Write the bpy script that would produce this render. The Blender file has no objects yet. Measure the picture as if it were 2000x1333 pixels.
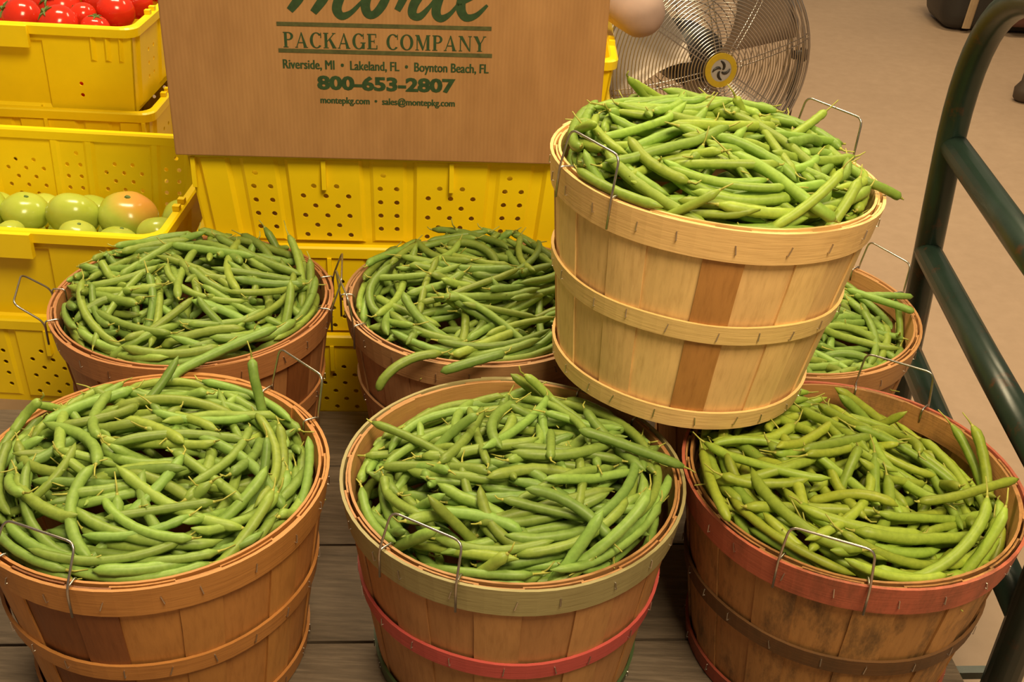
import bpy, bmesh, math, random
import numpy as np
from mathutils import Vector, Matrix
from mathutils.bvhtree import BVHTree
from mathutils.geometry import delaunay_2d_cdt

S = bpy.context.scene
COL = S.collection
rnd = random.Random(7)
PI = math.pi

# ------------------------------------------------------------------ camera, light, exposure
F_PX, PITCH, ROLL = 2200.0, math.radians(30.88), math.radians(2.91)
CAM = Vector((0, 0, 1.046))
cp, sp, cr, sr = math.cos(PITCH), math.sin(PITCH), math.cos(ROLL), math.sin(ROLL)
FW = Vector((0, cp, -sp)); _up = Vector((0, sp, cp)); _ri = Vector((1, 0, 0))
RI = cr * _ri + sr * _up; UP = -sr * _ri + cr * _up
cam_d = bpy.data.cameras.new('camera'); cam = bpy.data.objects.new('camera', cam_d); COL.objects.link(cam)
cam_d.sensor_width = 36; cam_d.lens = 36 * F_PX / 2000; cam_d.clip_start = 0.05; cam_d.clip_end = 60
cam.matrix_world = Matrix(((RI.x, UP.x, -FW.x, CAM.x), (RI.y, UP.y, -FW.y, CAM.y), (RI.z, UP.z, -FW.z, CAM.z), (0, 0, 0, 1)))
S.camera = cam
S.view_settings.view_transform = 'Standard'; S.view_settings.look = 'None'
S.view_settings.gamma = 1; S.view_settings.use_curve_mapping = False
S.view_settings.exposure = 0.10

W = bpy.data.worlds.new('world'); S.world = W; W.use_nodes = True
bg = W.node_tree.nodes['Background']; bg.inputs[0].default_value = (1.0, 0.78, 0.55, 1); bg.inputs[1].default_value = 0.20

def area(name, loc, target, size, power, col=(1, 0.80, 0.48), sy=None):
    d = bpy.data.lights.new(name, 'AREA'); d.energy = power; d.color = col
    d.shape = 'RECTANGLE'; d.size = size; d.size_y = sy or size
    o = bpy.data.objects.new(name, d); COL.objects.link(o); o.location = loc
    o.rotation_euler = (Vector(target) - Vector(loc)).to_track_quat('-Z', 'Y').to_euler()
    return o
area('ceiling_light', (0.6, -0.15, 2.8), (0.3, 1.25, 0.3), 1.0, 100)
area('ceiling_light', (-0.7, 2.6, 3.1), (-0.5, 2.0, 0), 1.3, 95, sy=0.5)
area('ceiling_light', (1.6, 3.8, 3.1), (1.5, 3.6, 0), 1.3, 62, sy=0.5)

def ray(px, py): return FW + RI * ((px - 1000) / F_PX) - UP * ((py - 666.5) / F_PX)
def onz(px, py, z):
    d = ray(px, py); return CAM + d * ((z - CAM.z) / d.z)
def ony(px, py, y):
    d = ray(px, py); return CAM + d * ((y - CAM.y) / d.y)

# ------------------------------------------------------------------ materials
def new_mat(name):
    m = bpy.data.materials.new(name); m.use_nodes = True
    nt = m.node_tree; return m, nt, nt.nodes['Principled BSDF']
def N(nt, t, **kw):
    n = nt.nodes.new(t)
    for k, v in kw.items():
        if k.startswith('i_'):
            key = k[2:]; n.inputs[int(key) if key.isdigit() else key.replace('_', ' ')].default_value = v
        else: setattr(n, k, v)
    return n
def L(nt, a, b): nt.links.new(a, b)
def ramp(nt, fac, stops):
    r = N(nt, 'ShaderNodeValToRGB'); L(nt, fac, r.inputs[0])
    e = r.color_ramp.elements
    while len(e) < len(stops): e.new(0.5)
    for i, (p, c) in enumerate(stops): e[i].position = p; e[i].color = (*c, 1)
    return r.outputs[0]
def mix(nt, a, b, fac, mode='MIX'):
    m = N(nt, 'ShaderNodeMix', data_type='RGBA', blend_type=mode)
    for s, v in ((6, a), (7, b), (0, fac)):
        if hasattr(v, 'is_output'): L(nt, v, m.inputs[s])
        else: m.inputs[s].default_value = (*v, 1) if s and not isinstance(v, (int, float)) else v
    return m.outputs[2]
def noise(nt, scale, detail=4, rough=0.55, mapscale=(1, 1, 1), coord='Object'):
    tc = N(nt, 'ShaderNodeTexCoord'); mp = N(nt, 'ShaderNodeMapping'); mp.inputs['Scale'].default_value = mapscale
    L(nt, tc.outputs[coord], mp.inputs[0])
    oi = N(nt, 'ShaderNodeObjectInfo'); vm = N(nt, 'ShaderNodeVectorMath', operation='ADD')
    L(nt, mp.outputs[0], vm.inputs[0])
    mu = N(nt, 'ShaderNodeMath', operation='MULTIPLY'); mu.inputs[1].default_value = 37.0
    L(nt, oi.outputs['Random'], mu.inputs[0]); L(nt, mu.outputs[0], vm.inputs[1])
    n = N(nt, 'ShaderNodeTexNoise'); n.inputs['Scale'].default_value = scale; n.inputs['Detail'].default_value = detail; n.inputs['Roughness'].default_value = rough
    L(nt, vm.outputs[0], n.inputs[0]); return n.outputs[0]
def bump(nt, b, h, strength=0.3, dist=0.002):
    n = N(nt, 'ShaderNodeBump'); n.inputs['Strength'].default_value = strength; n.inputs['Distance'].default_value = dist
    L(nt, h, n.inputs['Height']); L(nt, n.outputs[0], b.inputs['Normal'])

def wood_mat(name, stains=0.0, rough=0.55, ms=(14, 14, 1.6)):
    m, nt, b = new_mat(name)
    g = noise(nt, 12, 6, 0.6, ms)
    c = ramp(nt, g, [(0.25, (0.80, 0.76, 0.70)), (0.5, (1, 1, 1)), (0.8, (1.10, 1.10, 1.08))])
    oi = N(nt, 'ShaderNodeObjectInfo')
    col = mix(nt, oi.outputs['Color'], c, 1.0, 'MULTIPLY')
    big = noise(nt, 9, 3, 0.6)
    col = mix(nt, col, ramp(nt, big, [(0.3, (0.86, 0.84, 0.82)), (0.65, (1, 1, 1))]), 1.0, 'MULTIPLY')
    if stains:
        st = noise(nt, 22, 6, 0.75, (1, 1, 0.35))
        f = N(nt, 'ShaderNodeMapRange'); f.inputs[1].default_value = 0.47; f.inputs[2].default_value = 0.64; f.inputs[4].default_value = stains
        L(nt, st, f.inputs[0]); col = mix(nt, col, (0.06, 0.035, 0.015), f.outputs[0])
    L(nt, col, b.inputs['Base Color']); b.inputs['Roughness'].default_value = rough
    bump(nt, b, g, 0.25, 0.0015); return m
M_WOOD = wood_mat('basket_wood')
M_WOODS = wood_mat('basket_wood_mould_stained', 0.75, 0.65)
M_HOOP = wood_mat('hoop_wood', 0, 0.5, (1.6, 1.6, 34))
M_HOOPS = wood_mat('hoop_wood_worn_paint', 0.45, 0.6, (1.6, 1.6, 34))

def bean_mat():
    m, nt, b = new_mat('green_bean_skin')
    at = N(nt, 'ShaderNodeAttribute', attribute_name='tint')
    g = noise(nt, 160, 3, 0.6)
    col = mix(nt, at.outputs['Color'], ramp(nt, g, [(0.3, (0.84, 0.86, 0.8)), (0.7, (1.1, 1.08, 1.05))]), 1.0, 'MULTIPLY')
    L(nt, col, b.inputs['Base Color'])
    b.inputs['Roughness'].default_value = 0.47; b.inputs['Specular IOR Level'].default_value = 0.35
    b.inputs['Subsurface Weight'].default_value = 0.0
    bump(nt, b, g, 0.12, 0.001); return m
M_BEAN = bean_mat()
def plain(name, col, rough=0.5, metal=0.0, var=0.0, scale=20, bumpy=0.0):
    m, nt, b = new_mat(name)
    b.inputs['Roughness'].default_value = rough; b.inputs['Metallic'].default_value = metal
    g = noise(nt, scale, 5, 0.6)
    v = max(var, 0.02)
    c = ramp(nt, g, [(0.3, tuple(x * (1 - v) for x in col)), (0.7, tuple(min(1, x * (1 + v)) for x in col))])
    L(nt, c, b.inputs['Base Color'])
    if bumpy: bump(nt, b, g, bumpy, 0.002)
    return m
M_STEM = plain('bean_stem', (0.36, 0.36, 0.06), 0.6, 0, 0.25, 60)
M_WIRE = plain('galvanised_wire', (0.50, 0.47, 0.43), 0.32, 1.0, 0.15, 80)
M_STAPLE = plain('staple_steel', (0.55, 0.5, 0.45), 0.35, 1.0, 0.1, 80)
M_YEL = plain('yellow_plastic', (0.90, 0.66, 0.006), 0.36, 0, 0.06, 6)
M_CARD = None
def card_mat():
    m, nt, b = new_mat('corrugated_cardboard')
    tc = N(nt, 'ShaderNodeTexCoord'); wv = N(nt, 'ShaderNodeTexWave', wave_type='BANDS', bands_direction='X')
    wv.inputs['Scale'].default_value = 55; wv.inputs['Distortion'].default_value = 0.6; wv.inputs['Detail'].default_value = 1
    L(nt, tc.outputs['Object'], wv.inputs[0])
    g = noise(nt, 30, 5, 0.6, (1, 1, 0.3))
    c = ramp(nt, g, [(0.3, (0.36, 0.178, 0.066)), (0.7, (0.44, 0.226, 0.088))])
    c = mix(nt, c, ramp(nt, wv.outputs[0], [(0, (0.965, 0.96, 0.955)), (1, (1.02, 1.02, 1.02))]), 1.0, 'MULTIPLY')
    L(nt, c, b.inputs['Base Color']); b.inputs['Roughness'].default_value = 0.7
    bump(nt, b, wv.outputs[0], 0.12, 0.001); return m
M_CARD = card_mat()
M_INK = plain('dark_green_ink', (0.025, 0.060, 0.020), 0.6, 0, 0.25, 120)
M_INK2 = plain('olive_green_ink', (0.085, 0.085, 0.028), 0.6, 0, 0.25, 120)
M_RED = plain('red_tomato_skin', (0.62, 0.028, 0.010), 0.16, 0, 0.18, 12)
M_CALYX = plain('tomato_stem', (0.10, 0.16, 0.03), 0.6, 0, 0.2, 60)
def green_tomato(name, blush):
    m, nt, b = new_mat(name)
    g = noise(nt, 14, 4, 0.6)
    c = ramp(nt, g, [(0.3, (0.34, 0.43, 0.045)), (0.7, (0.46, 0.53, 0.085))])
    if blush:
        tc = N(nt, 'ShaderNodeTexCoord'); sx = N(nt, 'ShaderNodeSeparateXYZ'); L(nt, tc.outputs['Object'], sx.inputs[0])
        f = N(nt, 'ShaderNodeMapRange'); f.inputs[1].default_value = 0.010; f.inputs[2].default_value = 0.062; f.inputs[4].default_value = 0.95
        ad = N(nt, 'ShaderNodeMath', operation='MULTIPLY_ADD'); ad.inputs[1].default_value = 0.45
        L(nt, sx.outputs[0], ad.inputs[0]); L(nt, sx.outputs[2], ad.inputs[2]); L(nt, ad.outputs[0], f.inputs[0])
        c = mix(nt, c, (0.80, 0.27, 0.07), f.outputs[0])
    L(nt, c, b.inputs['Base Color']); b.inputs['Roughness'].default_value = 0.22; return m
M_GT = green_tomato('green_tomato_skin', False); M_GTB = green_tomato('blushing_tomato_skin', True)
def plank_mat():
    m, nt, b = new_mat('weathered_plank')
    g = noise(nt, 9, 8, 0.7, (1.2, 14, 14))
    c = ramp(nt, g, [(0.25, (0.052, 0.036, 0.023)), (0.5, (0.112, 0.079, 0.053)), (0.75, (0.185, 0.135, 0.096))])
    L(nt, c, b.inputs['Base Color']); b.inputs['Roughness'].default_value = 0.75; bump(nt, b, g, 0.5, 0.003); return m
M_PLANK = plank_mat()
def green_paint():
    m, nt, b = new_mat('worn_dark_green_paint')
    g = noise(nt, 18, 8, 0.7)
    c = ramp(nt, g, [(0.30, (0.09, 0.035, 0.014)), (0.42, (0.014, 0.032, 0.022)), (0.75, (0.020, 0.042, 0.030))])
    L(nt, c, b.inputs['Base Color']); b.inputs['Roughness'].default_value = 0.33; bump(nt, b, g, 0.15, 0.002); return m
M_GREEN = green_paint()
def floor_mat():
    m, nt, b = new_mat('concrete_floor')
    g = noise(nt, 0.9, 8, 0.6); g2 = noise(nt, 26, 6, 0.65)
    c = ramp(nt, g, [(0.3, (0.30, 0.205, 0.140)), (0.7, (0.37, 0.258, 0.178))])
    c = mix(nt, c, ramp(nt, g2, [(0.3, (0.93, 0.92, 0.9)), (0.7, (1.04, 1.04, 1.04))]), 1.0, 'MULTIPLY')
    L(nt, c, b.inputs['Base Color']); b.inputs['Roughness'].default_value = 0.55; return m
M_FLOOR = floor_mat()
M_CHROME = plain('fan_chrome', (0.62, 0.58, 0.54), 0.22, 1.0, 0.05, 30)
M_BLADE = plain('fan_blade_aluminium', (0.36, 0.30, 0.25), 0.45, 0.6, 0.1, 20)
M_BLACK = plain('black_plastic', (0.018, 0.015, 0.013), 0.45, 0, 0.1, 30)
M_BADGE = plain('yellow_badge', (0.42, 0.29, 0.01), 0.45, 0, 0.1, 60)
M_GREY = plain('grey_badge', (0.33, 0.30, 0.28), 0.4, 0, 0.1, 60)
M_PINK = plain('pale_pink_cloth', (0.37, 0.255, 0.215), 0.8, 0, 0.1, 14)
M_TAN = plain('tan_strap', (0.30, 0.20, 0.11), 0.7, 0, 0.1, 40)
M_RUST = plain('dark_red_brown', (0.085, 0.025, 0.014), 0.6, 0, 0.15, 20)
M_DBROWN = plain('dark_brown_rubber', (0.05, 0.032, 0.02), 0.6, 0, 0.15, 20)

# ------------------------------------------------------------------ mesh helpers
def link(o, parent=None):
    COL.objects.link(o)
    if parent is not None: o.parent = parent
    return o
def mesh_obj(name, verts, faces, mat, parent=None, smooth=False):
    me = bpy.data.meshes.new(name); me.from_pydata([tuple(v) for v in verts], [], faces); me.update()
    if smooth: me.polygons.foreach_set('use_smooth', [True] * len(me.polygons))
    if mat: me.materials.append(mat)
    return link(bpy.data.objects.new(name, me), parent)
def bm_obj(name, bm, mat, parent=None, smooth=False):
    me = bpy.data.meshes.new(name); bm.to_mesh(me); bm.free()
    if smooth: me.polygons.foreach_set('use_smooth', [True] * len(me.polygons))
    if mat: me.materials.append(mat)
    return link(bpy.data.objects.new(name, me), parent)
def empty(name, loc=(0, 0, 0), rz=0):
    o = bpy.data.objects.new(name, None); o.empty_display_size = 0.05; link(o)
    o.location = loc; o.rotation_euler = (0, 0, rz); return o
def tag(o, label=None, cat=None, group=None, kind=None):
    if label: o['label'] = label
    if cat: o['category'] = cat
    if group: o['group'] = group
    if kind: o['kind'] = kind
    return o
def tube_geo(pts, rad, n=8, closed=False):
    """verts, faces for a tube along pts; rad scalar or list"""
    pts = [Vector(p) for p in pts]; k = len(pts)
    rads = rad if isinstance(rad, (list, tuple)) else [rad] * k
    T = []
    for i in range(k):
        if closed: t = pts[(i + 1) % k] - pts[i - 1]
        else: t = pts[min(i + 1, k - 1)] - pts[max(i - 1, 0)]
        T.append(t.normalized() if t.length > 1e-9 else Vector((0, 0, 1)))
    a = Vector((0, 0, 1)) if abs(T[0].z) < 0.9 else Vector((1, 0, 0))
    u = (a - T[0] * a.dot(T[0])).normalized()
    V = []
    for i in range(k):
        u = u - T[i] * u.dot(T[i])
        if u.length < 1e-6: u = T[i].orthogonal()
        u.normalize(); w = T[i].cross(u)
        for j in range(n):
            an = 2 * PI * j / n
            V.append(pts[i] + (u * math.cos(an) + w * math.sin(an)) * rads[i])
    Fc = []
    for i in range(k if closed else k - 1):
        for j in range(n):
            a0 = i * n + j; a1 = i * n + (j + 1) % n; b = ((i + 1) % k) * n
            Fc.append((a0, a1, b + (j + 1) % n, b + j))
    if not closed:
        Fc.append(tuple(range(n - 1, -1, -1))); Fc.append(tuple((k - 1) * n + j for j in range(n)))
    return V, Fc
def merge(geos):
    V, Fc = [], []
    for v, f in geos:
        o = len(V); V += list(v); Fc += [tuple(i + o for i in q) for q in f]
    return V, Fc
def box_geo(x0, x1, y0, y1, z0, z1):
    v = [(x, y, z) for z in (z0, z1) for y in (y0, y1) for x in (x0, x1)]
    return v, [(0, 2, 3, 1), (4, 5, 7, 6), (0, 1, 5, 4), (2, 6, 7, 3), (0, 4, 6, 2), (1, 3, 7, 5)]
def bevel_box(name, dims, mat, parent=None, bev=0.004, seg=2, loc=(0, 0, 0), smooth=True):
    bm = bmesh.new(); bmesh.ops.create_cube(bm, size=1)
    for v in bm.verts: v.co = Vector((v.co.x * dims[0], v.co.y * dims[1], v.co.z * dims[2])) + Vector(loc)
    bmesh.ops.bevel(bm, geom=bm.edges[:], offset=bev, segments=seg, profile=0.5, affect='EDGES')
    return bm_obj(name, bm, mat, parent, smooth)
def round_path(pts, r, n=5):
    """rounds the corners of a polyline"""
    pts = [Vector(p) for p in pts]; out = [pts[0]]
    for i in range(1, len(pts) - 1):
        a, b, c = pts[i - 1], pts[i], pts[i + 1]
        d1 = (a - b); d2 = (c - b); rr = min(r, d1.length * .49, d2.length * .49)
        p0 = b + d1.normalized() * rr; p1 = b + d2.normalized() * rr
        for k in range(n + 1):
            t = k / n; out.append(p0 * (1 - t) ** 2 + b * 2 * t * (1 - t) + p1 * t * t)
    out.append(pts[-1]); return out
def lathe_geo(prof, n=24):
    V, Fc = [], []
    for r, z in prof:
        for j in range(n):
            a = 2 * PI * j / n; V.append((r * math.cos(a), r * math.sin(a), z))
    for i in range(len(prof) - 1):
        for j in range(n):
            Fc.append((i * n + j, i * n + (j + 1) % n, (i + 1) * n + (j + 1) % n, (i + 1) * n + j))
    Fc.append(tuple(range(n - 1, -1, -1))); Fc.append(tuple((len(prof) - 1) * n + j for j in range(n)))
    return V, Fc

# ------------------------------------------------------------------ setting: floor
FLOOR_Z = -0.14
v, f = box_geo(-7, 7, -4, 12, FLOOR_Z - 0.05, FLOOR_Z)
floor = mesh_obj('floor', v, f, M_FLOOR); floor['kind'] = 'structure'; floor['label'] = 'brown concrete floor of the market hall'

# ------------------------------------------------------------------ cart
YAW = 0.08
cart = empty('platform_cart', (0, 1.0, FLOOR_Z), 0)
tag(cart, 'low platform cart with weathered planks and dark green tube handle', 'cart')
ex = Vector((math.cos(YAW), math.sin(YAW), 0)); ey = Vector((-math.sin(YAW), math.cos(YAW), 0))
org = Vector((0, 1.022, 0))                       # a plank seam passes here
def deck_pt(a, b, z): return org + ex * a + ey * b + Vector((0, 0, z)) - Vector(cart.location)
deck = mesh_obj('deck_frame', *merge([([deck_pt(*p) for p in box_geo(*q)[0]], box_geo(*q)[1]) for q in
        [(-0.93, 0.565, -0.36, -0.32, -0.062, -0.024), (-0.93, 0.565, 0.455, 0.495, -0.062, -0.024), (-0.93, -0.89, -0.36, 0.495, -0.062, -0.024),
         (0.525, 0.565, -0.36, 0.495, -0.062, -0.024), (-0.2, -0.16, -0.36, 0.495, -0.062, -0.024),
         (0.565, 0.645, -0.02, -0.008, -0.062, -0.05), (0.565, 0.70, 0.44, 0.48, -0.062, -0.03)]]), M_GREEN, cart)
b0 = -0.37
for k, wd in enumerate((0.18, 0.185, 0.18, 0.178, 0.147)):
    v, f = box_geo(-0.94 + rnd.uniform(-.004, .004), 0.572 + rnd.uniform(-.004, .004), b0 + 0.002, b0 + wd - 0.002, -0.024, -rnd.uniform(0, 0.002))
    p = mesh_obj('plank', [deck_pt(*q) for q in v], f, M_PLANK, cart); b0 += wd
for a in (-0.8, 0.45):
    for b in (-0.28, 0.41):
        c = deck_pt(a, b, 0); c.z = 0
        V, Fc = tube_geo([c + Vector((-0.016, 0, 0.036)), c + Vector((0.016, 0, 0.036))], 0.036, 16)
        V2, F2 = box_geo(c.x - 0.025, c.x + 0.025, c.y - 0.03, c.y + 0.03, 0.070, 0.079)
        mesh_obj('caster', *merge([(V, Fc), (V2, F2)]), M_BLACK, cart)
# handle frame: far post, near post, top bar, three rails
def fx(y): return 0.645 + 0.045 * (y - 1.5)
cl = Vector(cart.location); TR = 0.0215
YF, YN = 1.612, 0.992
post = round_path([(fx(YF) + 0.016, YF, -0.10), (fx(YF) - 0.008, YF + 0.046, 0.725), (fx(YN), YN - 0.01, 0.725), (fx(YN), YN, -0.10)], 0.30, 14)
V, Fc = tube_geo([p - cl for p in post], TR, 16); mesh_obj('handle_loop', V, Fc, M_GREEN, cart, True)
for zf, zn in ((0.452, 0.452), (0.276, 0.276), (0.108, 0.108)):
    V, Fc = tube_geo([Vector((fx(YF) + 0.004, YF + 0.01 + zf * .035, zf)) - cl, Vector((fx(1.3), 1.3, (zf + zn) / 2)) - cl, Vector((fx(YN), YN, zn)) - cl], TR * 0.97, 16)
    mesh_obj('rail', V, Fc, M_GREEN, cart, True)

# ------------------------------------------------------------------ crates
CL, CLB, CD, CDB, CH = 0.63, 0.595, 0.45, 0.42, 0.185
def wall_geo(half_top, half_bot, off_top, off_bot, h, holes, reliefs, th=0.003):
    """wall in (u,w) sheet; reliefs = [(u0,u1,w0,w1,depth)] raised panels; returns geo with x=u, y=-offset, z=w"""
    vs = []; es = []
    def loop(pts):
        s = len(vs); vs.extend(Vector(p) for p in pts); n = len(pts); es.extend((s + i, s + (i + 1) % n) for i in range(n))
    loop([(-half_top, 0), (half_top, 0), (half_top, h), (-half_top, h)])
    for (u0, u1, w0, w1, d) in reliefs:
        loop([(u0, w0), (u1, w0), (u1, w1), (u0, w1)])
        e = 0.006; loop([(u0 + e, w0 + e), (u1 - e, w0 + e), (u1 - e, w1 - e), (u0 + e, w1 - e)])
    for (hu, hw, hr) in holes: loop([(hu + hr * math.cos(2 * PI * k / 10), hw + hr * math.sin(2 * PI * k / 10)) for k in range(10)])
    ov, oe, of, *_ = delaunay_2d_cdt(vs, es, [], 0, 1e-6)
    tris = []
    for t in of:
        c = sum((ov[i] for i in t), Vector((0, 0))) / len(t)
        if any((c.x - a) ** 2 + (c.y - b) ** 2 < (r * .97) ** 2 for a, b, r in holes): continue
        tris.append(tuple(t))
    def pos(p, back):
        d = 0
        for (u0, u1, w0, w1, dd) in reliefs:
            e = 0.004
            if u0 + e < p.x < u1 - e and w0 + e < p.y < w1 - e: d = dd
        t = p.y / h; sc = (half_bot + (half_top - half_bot) * t) / half_top
        return (p.x * sc, -(off_bot + (off_top - off_bot) * t) - d + (th if back else 0), p.y)
    n = len(ov)
    V = [pos(p, False) for p in ov] + [pos(p, True) for p in ov]
    Fc = list(tris) + [tuple(i + n for i in reversed(t)) for t in tris]
    from collections import Counter
    cnt = Counter()
    for t in tris:
        for i in range(3): cnt[tuple(sorted((t[i], t[(i + 1) % 3])))] += 1
    for t in tris:
        for i in range(3):
            a, b = t[i], t[(i + 1) % 3]
            if cnt[tuple(sorted((a, b)))] == 1: Fc.append((b, a, a + n, b + n))
    return V, Fc
def holes_long():
    H = []
    for cu in (-0.205, 0, 0.205):
        H.append((cu - 0.008, 0.137, 0.0046))
        for r in range(4):
            for s in (-1, 1): H.append((cu + s * 0.0135, 0.113 - 0.0245 * r, 0.0046))
    for cu in (-0.1025, 0.1025):
        for r in range(6):
            z = 0.117 - 0.0178 * r
            for k in ((-0.5, 0.5) if r % 2 == 0 else (-1, 0, 1)): H.append((cu + k * 0.037, z, 0.0046))
    return H
def few_holes(): return [(u, z, 0.0046) for u in (-0.2, 0.2) for z in (0.035, 0.06)]
REL_HOLES = [(c - 0.062, c + 0.062, 0.012, 0.168, 0.007) for c in (-0.1025, 0.1025)] + [(c - 0.030, c + 0.030, 0.012, 0.168, 0.004) for c in (-0.205, 0, 0.205)] + [(-0.300, -0.250, 0.006, 0.168, 0.008), (0.250, 0.300, 0.006, 0.168, 0.008)]
REL_SOLID = [(-0.13, 0.13, 0.004, 0.150, -0.008), (-0.296, -0.285, 0.11, 0.17, 0.007), (-0.27, -0.256, 0.11, 0.17, 0.007), (-0.24, -0.226, 0.11, 0.17, 0.007),
             (0.285, 0.296, 0.11, 0.17, 0.007), (0.256, 0.27, 0.11, 0.17, 0.007), (0.226, 0.24, 0.11, 0.17, 0.007)]
def rotg(geo, a):
    c, s = round(math.cos(a)), round(math.sin(a)); return [(c * x - s * y, s * x + c * y, z) for x, y, z in geo[0]], geo[1]
def rim_geo():
    """lip around the top, rounded corners"""
    def ring(hx, hy, z, rc=0.03, n=5):
        out = []
        for cx, cy, a0 in ((hx - rc, hy - rc, 0), (-hx + rc, hy - rc, PI / 2), (-hx + rc, -hy + rc, PI), (hx - rc, -hy + rc, 1.5 * PI)):
            for k in range(n + 1):
                a = a0 + PI / 2 * k / n; out.append((cx + rc * math.cos(a), cy + rc * math.sin(a), z))
        return out
    hx, hy = CL / 2, CD / 2
    secs = [(hx + 0.001, hy + 0.001, CH - 0.020), (hx + 0.010, hy + 0.010, CH - 0.020), (hx + 0.011, hy + 0.011, CH - 0.003), (hx + 0.008, hy + 0.008, CH), (hx - 0.003, hy - 0.003, CH), (hx - 0.006, hy - 0.006, CH - 0.004), (hx - 0.006, hy - 0.006, CH - 0.020)]
    V = []; n = 24
    for s in secs: V += ring(*s)
    Fc = []
    for i in range(len(secs)):
        for j in range(n):
            a, b = i * n, ((i + 1) % len(secs)) * n
            Fc.append((a + j, a + (j + 1) % n, b + (j + 1) % n, b + j))
    return V, Fc
G_HOLED = wall_geo(CL / 2, CLB / 2, CD / 2, CDB / 2, CH - 0.005, holes_long(), REL_HOLES)
G_SOLID = wall_geo(CL / 2, CLB / 2, CD / 2, CDB / 2, CH - 0.005, few_holes(), REL_SOLID)
G_END = wall_geo(CD / 2, CDB / 2, CL / 2, CLB / 2, CH - 0.005, [(u, z, 0.0046) for u in (-0.12, -0.085, 0.085, 0.12) for z in (0.05, 0.08, 0.11)], [(-0.05, 0.05, 0.012, 0.168, 0.005), (-0.20, -0.15, 0.006, 0.168, 0.006), (0.15, 0.20, 0.006, 0.168, 0.006)])
def me_of(geo, name):
    me = bpy.data.meshes.new(name); me.from_pydata(geo[0], [], geo[1]); me.update(); me.materials.append(M_YEL); return me
CM = {'holed': me_of(G_HOLED, 'long_wall'), 'solid': me_of(G_SOLID, 'long_wall'), 'holed_b': me_of(rotg(G_HOLED, PI), 'long_wall'), 'solid_b': me_of(rotg(G_SOLID, PI), 'long_wall'),
      'end': me_of(rotg(G_END, PI / 2), 'end_wall'), 'end_b': me_of(rotg(G_END, -PI / 2), 'end_wall'),
      'base': me_of(merge([box_geo(-CLB / 2, CLB / 2, -CDB / 2, CDB / 2, 0, 0.004)] + [box_geo(x - 0.002, x + 0.002, -CDB / 2, CDB / 2, 0.004, 0.008) for x in (-0.2, -0.1, 0, 0.1, 0.2)]), 'base'),
      'rim': me_of(rim_geo(), 'rim'),
      'lip': me_of(merge([box_geo(-0.11, 0.11, -CD / 2 - 0.020, -CD / 2 - 0.008, CH - 0.045, CH - 0.002)]), 'hand_grip'),
      'rib': me_of(box_geo(-0.0035, 0.0035, -CD / 2 - 0.012, -CD / 2 - 0.002, 0.115, CH - 0.02), 'rib'),
      'tab': me_of(box_geo(-0.006, 0.006, -0.006, 0.006, 0, 0.009), 'stacking_tab')}
def crate(x, y, z, rz, front, back, label, tabs=False):
    e = empty('produce_crate', (x, y, z), rz); tag(e, label, 'crate', 'yellow plastic produce crates')
    for nm, key in (('front_wall', front), ('back_wall', back + '_b'), ('end_wall', 'end'), ('end_wall', 'end_b'), ('base', 'base'), ('rim', 'rim')):
        link(bpy.data.objects.new(nm, CM[key]), e)
    if front == 'solid': link(bpy.data.objects.new('hand_grip', CM['lip']), e)
    else:
        for u in (-0.308, -0.1025, 0.1025, 0.308): o = link(bpy.data.objects.new('rib', CM['rib']), e); o.location = (u * .985, 0.0, 0)
    for sx in (-1, 1):
        for yy in (-0.12, -0.09, 0.09, 0.12):
            o = link(bpy.data.objects.new('stacking_tab', CM['tab']), e); o.location = (sx * (CL / 2 + 0.002), yy, CH)
    return e
PZ = 0.172
MX, MY = -0.226, 1.672 + CD / 2
mc = [crate(MX + 0.003 * (i == 1), MY + 0.004 * (i == 0), FLOOR_Z + PZ * i, 0.068, 'holed', 'holed', lab) for i, lab in enumerate((
    'bottom yellow crate of the stack under the cardboard carton', 'middle yellow crate of the stack under the cardboard carton', 'perforated yellow crate directly under the cardboard carton'))]
LX, LY = -0.905, 1.668 + CD / 2
crate(LX - 0.004, LY + 0.003, FLOOR_Z, 0.0, 'holed', 'holed', 'perforated yellow crate at the bottom left, under the green tomatoes crate')
crate(LX, LY, FLOOR_Z + PZ, -0.01, 'solid', 'holed', 'yellow crate at left holding green tomatoes')
RX, RY = -1.105, 2.235 + CD / 2
crate(RX, RY, FLOOR_Z, 0, 'holed', 'holed', 'lowest yellow crate in the rear stack under the red tomatoes')
crate(RX + 0.008, RY, FLOOR_Z + PZ, 0.01, 'holed', 'holed', 'yellow crate right under the crate of red tomatoes')
crate(RX - 0.004, RY + 0.004, FLOOR_Z + 2 * PZ + 0.004, 0.0, 'solid', 'solid', 'yellow crate at top left holding red tomatoes')
NX, NY = -0.143, 2.20 + CD / 2
crate(NX + 0.02, NY, FLOOR_Z, 0, 'holed', 'holed', 'lowest yellow crate in the stack behind the cardboard carton')
crate(NX + 0.012, NY, FLOOR_Z + PZ, 0, 'holed', 'holed', 'second yellow crate up, behind the cardboard carton')
crate(NX, NY, FLOOR_Z + 2 * PZ, 0, 'solid', 'solid', 'topmost yellow crate peeking out right of the cardboard carton')

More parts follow.
